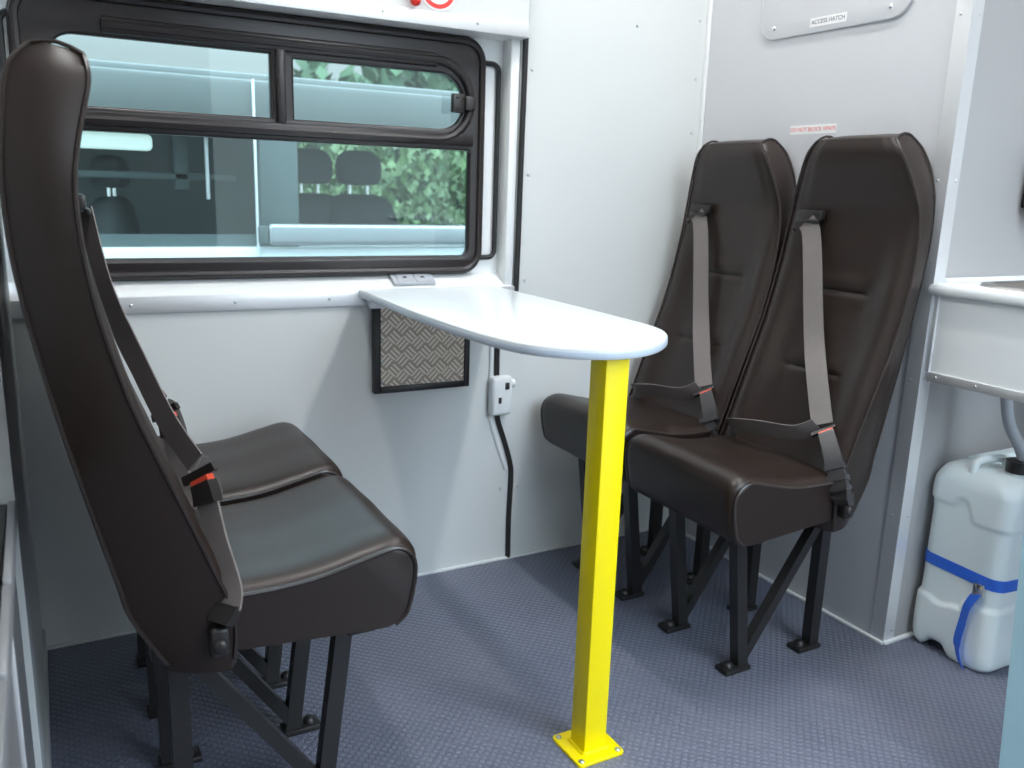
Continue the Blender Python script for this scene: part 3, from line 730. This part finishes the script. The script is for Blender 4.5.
# blue strap round the can, with buckle and a hanging tail
bl = thing('luggage_strap', 'blue webbing strap buckled around the white water can', 'strap', ((jx0+jx1)/2, (jy0+jy1)/2, 0))
def tilt(x, y): return .212-.020*(x+hx_)/(2*hx_) + .03*(y)
ring = [(x, y, tilt(x, y)) for x, y in rrect(-hx_+.0045, hx_-.0045, -hy_+.0045, hy_-.0045, .029, 8)]
rb = bmesh.new(); A = []
for (x, y, z) in ring: 
    A.append([Vector((x, y, z-.013)), Vector((x, y, z+.013)), Vector((x*1.012, y*1.017, z+.013)), Vector((x*1.012, y*1.017, z-.013))])
A.append(A[0]); loft(rb, A, cap=False); bmesh.ops.remove_doubles(rb, verts=rb.verts, dist=1e-5)
put('band', rb, M['strap'], bl)
yb = -hy_+.042; xb = -hx_-.002
put('buckle', box(bmesh.new(), xb-.006, xb+.010, yb-.013, yb+.010, .178, .206, bev=.002), M['chrome'], bl)
tl = spline([(xb-.004, yb-.002, .186), (xb-.010, yb+.012, .150), (xb-.006, yb+.020, .105), (xb-.010, yb+.022, .06), (xb-.012, yb+.012, .028), (xb-.016, yb-.004, .010)], 6)
put('loose_tail', ribbon(bmesh.new(), tl, [(0.35 if i < 20 else .6, 1, 0.25) for i in range(len(tl))], .021, .0014), M['strap'], bl)
# drain hose coming down into the can
hz = tube(bmesh.new(), spline([(1.765, 1.050, .690), (1.765, 1.045, .62), (1.768, 1.030, .55), (1.783, 1.008, .50), (1.791, 1.000, .4722)], 8), .0115, 12)
tag(put('drain_hose', hz, M['hose']), 'grey drain hose running from under the sink into the can cap', 'hose')

# dark rounded fitting at the right picture edge, on the grey board above the sink
dk = thing('soap_dispenser', 'dark rounded fitting on the grey board above the sink, cut by the picture edge', 'dispenser', (1.93, 1.16, 1.05))
put('shell', bxm(-.045, .045, -.075, -.004, -.075, .07, bev=.024, seg=4), M['leather'], dk)
put('mount', bxm(-.03, .03, -.006, 0.0, -.06, .055, bev=.002), M['blackplastic'], dk)

# ================================================================ LEFT LOW CABINET
lc = thing('low_cabinet', 'low grey cabinet with metal edged black top at the left picture edge', 'cabinet', (-.2, 0.8, 0))
put('carcass', bxm(-.30, .136, -.42, .51, .02, .535, bev=.002), M['darkgrey'], lc)
put('black_top', bxm(-.30, .135, -.42, .51, .535, .552, bev=.002), M['black'], lc)
for y0, y1 in ((-.42, .02), (.028, .23), (.238, .51)):
    put('metal_edging', bxm(.136, .145, y0, y1, .524, .556, bev=.002), M['edging'], lc)
put('edge_bead', bxm(.136, .141, .228, .236, .0, .52, bev=.001), M['alu'], lc)
put('plinth', bxm(-.29, .12, -.41, .50, 0, .02), M['black'], lc, smooth=0)

# ================================================================ LAMPS
def lamp(x, y, lab, L=.26):
    l = thing('ceiling_light', lab, 'light', (x, y, 2.40), 'ceiling strip lights')
    fbm = bmesh.new()
    box(fbm, -.055, .055, -L-.02, L+.02, -.012, 0, bev=.003)
    put('housing', fbm, M['white'], l)
    put('diffuser', bxm(-.034, .034, -L, L, -.026, -.011, bev=.004), M['lamp'], l)
lamp(.31, 1.22, 'strip light on the ceiling above the left seats')
lamp(1.34, 1.22, 'strip light on the ceiling above the right seats')
lamp(1.34, .0, 'strip light on the ceiling near the doorway')

# ================================================================ OUTSIDE
gd = put('ground', bxm(-14, 16, -14, 30, -.62, -.55), M['asphalt'], smooth=0)
struct(gd, 'dark asphalt yard outside', 'ground')

pv = thing('parked_van', 'white van parked outside, seen through the window', 'van', (0.5, 3.2, -.55))
def V(name, x0, x1, y0, y1, z0, z1, mm, par=pv, **k):
    return put(name, bxm(x0-.5, x1-.5, y0-3.2, y1-3.2, z0+.55, z1+.55, **k), M[mm], par)
V('lower_side', -2.2, 2.9, 3.2, 3.30, -.25, .757, 'vanwhite', bev=.02)
V('side_rail', .735, 2.6, 3.17, 3.20, .765, .842, 'edging', bev=.016, seg=3)
V('rail_end', .70, .735, 3.172, 3.20, .77, .835, 'vandark', bev=.006)
V('upper_side', -2.2, 2.9, 3.2, 3.26, 1.165, 1.335, 'vangrey', bev=.02)
V('roof', -2.2, 2.9, 3.24, 5.0, 1.30, 1.36, 'vangrey', bev=.02)
V('far_side', -2.2, 2.9, 4.95, 5.0, -.25, .70, 'vandark')
V('cab_floor', -2.2, 2.9, 3.3, 4.95, -.25, -.20, 'vandark')
V('partition', -2.2, 1.0, 3.9, 3.94, -.2, 1.3, 'vandark')
V('inner_sill', -2.2, .70, 3.23, 3.25, .70, .80, 'vandark')
V('door_pillar', .72, .86, 3.22, 3.30, .74, 1.17, 'vandark', bev=.01)
V('door_edge', .696, .704, 3.185, 3.2, .70, 1.335, 'vanwhite', bev=.003)
V('inner_pillar', .47, .52, 3.5, 3.53, .95, 1.16, 'vandark', bev=.004)
V('inner_rail', -1.0, .69, 3.5, 3.53, .985, 1.01, 'vandark', bev=.004)
V('inner_pole', .555, .567, 3.34, 3.352, .92, 1.14, 'alu', bev=.002)
sl_ = V('strip_lamp', -.35, .385, 3.36, 3.40, 1.082, 1.138, 'lamp2', bev=.018, seg=4)
def headseat(x, y, sc=1.0, tilt_=0.0):
    s_ = bmesh.new()
    secs = []
    for (z, hw, d) in ((-.55, .20, .07), (-.2, .215, .075), (.0, .20, .07), (.09, .165, .06), (.125, .12, .04), (.135, .08, .02)):
        secs.append([(hw*sc*math.copysign(abs(math.cos(a))**.6, math.cos(a)), d*math.copysign(abs(math.sin(a))**.6, math.sin(a)), z*sc) for a in [2*PI*j/24 for j in range(24)]])
    loft(s_, secs)
    o = put('van_seat', xf(s_, Matrix.Translation((x-.5, y-3.2, .82+.55)) @ Matrix.Rotation(tilt_, 4, 'Z')), M['seatcloth'], pv, smooth=50)
    h_ = bmesh.new(); secs = []
    for (z, hw, d) in ((.178, .05, .03), (.185, .095, .05), (.21, .108, .058), (.27, .112, .06), (.315, .10, .05), (.338, .07, .032), (.343, .04, .01)):
        secs.append([(hw*sc*math.copysign(abs(math.cos(a))**.6, math.cos(a)), d*math.copysign(abs(math.sin(a))**.6, math.sin(a)), z*sc) for a in [2*PI*j/24 for j in range(24)]])
    loft(h_, secs)
    put('headrest', xf(h_, Matrix.Translation((x-.5, y-3.2, .82+.55)) @ Matrix.Rotation(tilt_, 4, 'Z')), M['seatcloth'], o, smooth=50)
    for dx in (-.045, .045):
        put('headrest_post', xf(cyl(bmesh.new(), (dx*sc, 0, .12*sc), (dx*sc, 0, .19*sc), .007), Matrix.Translation((x-.5, y-3.2, .82+.55)) @ Matrix.Rotation(tilt_, 4, 'Z')), M['chrome'], o)
headseat(1.075, 3.85, .92, .25); headseat(1.30, 3.85, .92, .0)
headseat(.26, 3.62, .72, 1.2)

# hedge and trees: leaf cards in a clump, one object each
def foliage(name, label, cat, x0, x1, y0, y1, z0, z1, N, size, mm, holes=0.0):
    bm = bmesh.new()
    for i in range(N):
        x = random.uniform(x0, x1); f = random.random()
        top = z1 - .25*(z1-z0)*abs(math.sin(x*2.1)+.5*math.sin(x*5.3))*.5
        z = random.uniform(z0, top); y = random.uniform(y0, y1)
        a = random.uniform(0, 2*PI); tl_ = random.uniform(-1.2, 1.2); sz = size*random.uniform(.6, 1.4)
        mt_ = Matrix.Translation((x, y, z)) @ Matrix.Rotation(a, 4, 'Z') @ Matrix.Rotation(tl_, 4, 'X')
        q = [mt_ @ Vector(p) for p in ((0, 0, 0), (sz*.35, 0.1*sz, sz*.4), (0, 0, sz), (-sz*.35, 0.1*sz, sz*.4))]
        bm.faces.new([bm.verts.new(p) for p in q])
    return tag(put(name, bm, M[mm], smooth=0, recalc=False), label, cat, kind='stuff')
foliage('hedge', 'green hedge leaves beyond the parked van', 'hedge', -1, 9.5, 6.6, 8.2, -.55, 1.55, 22000, .085, 'leaf')
foliage('tree_foliage', 'dark tree foliage far beyond the hedge', 'tree', 3.2, 13, 11, 12.5, -.5, 2.6, 7000, .34, 'leafdark')
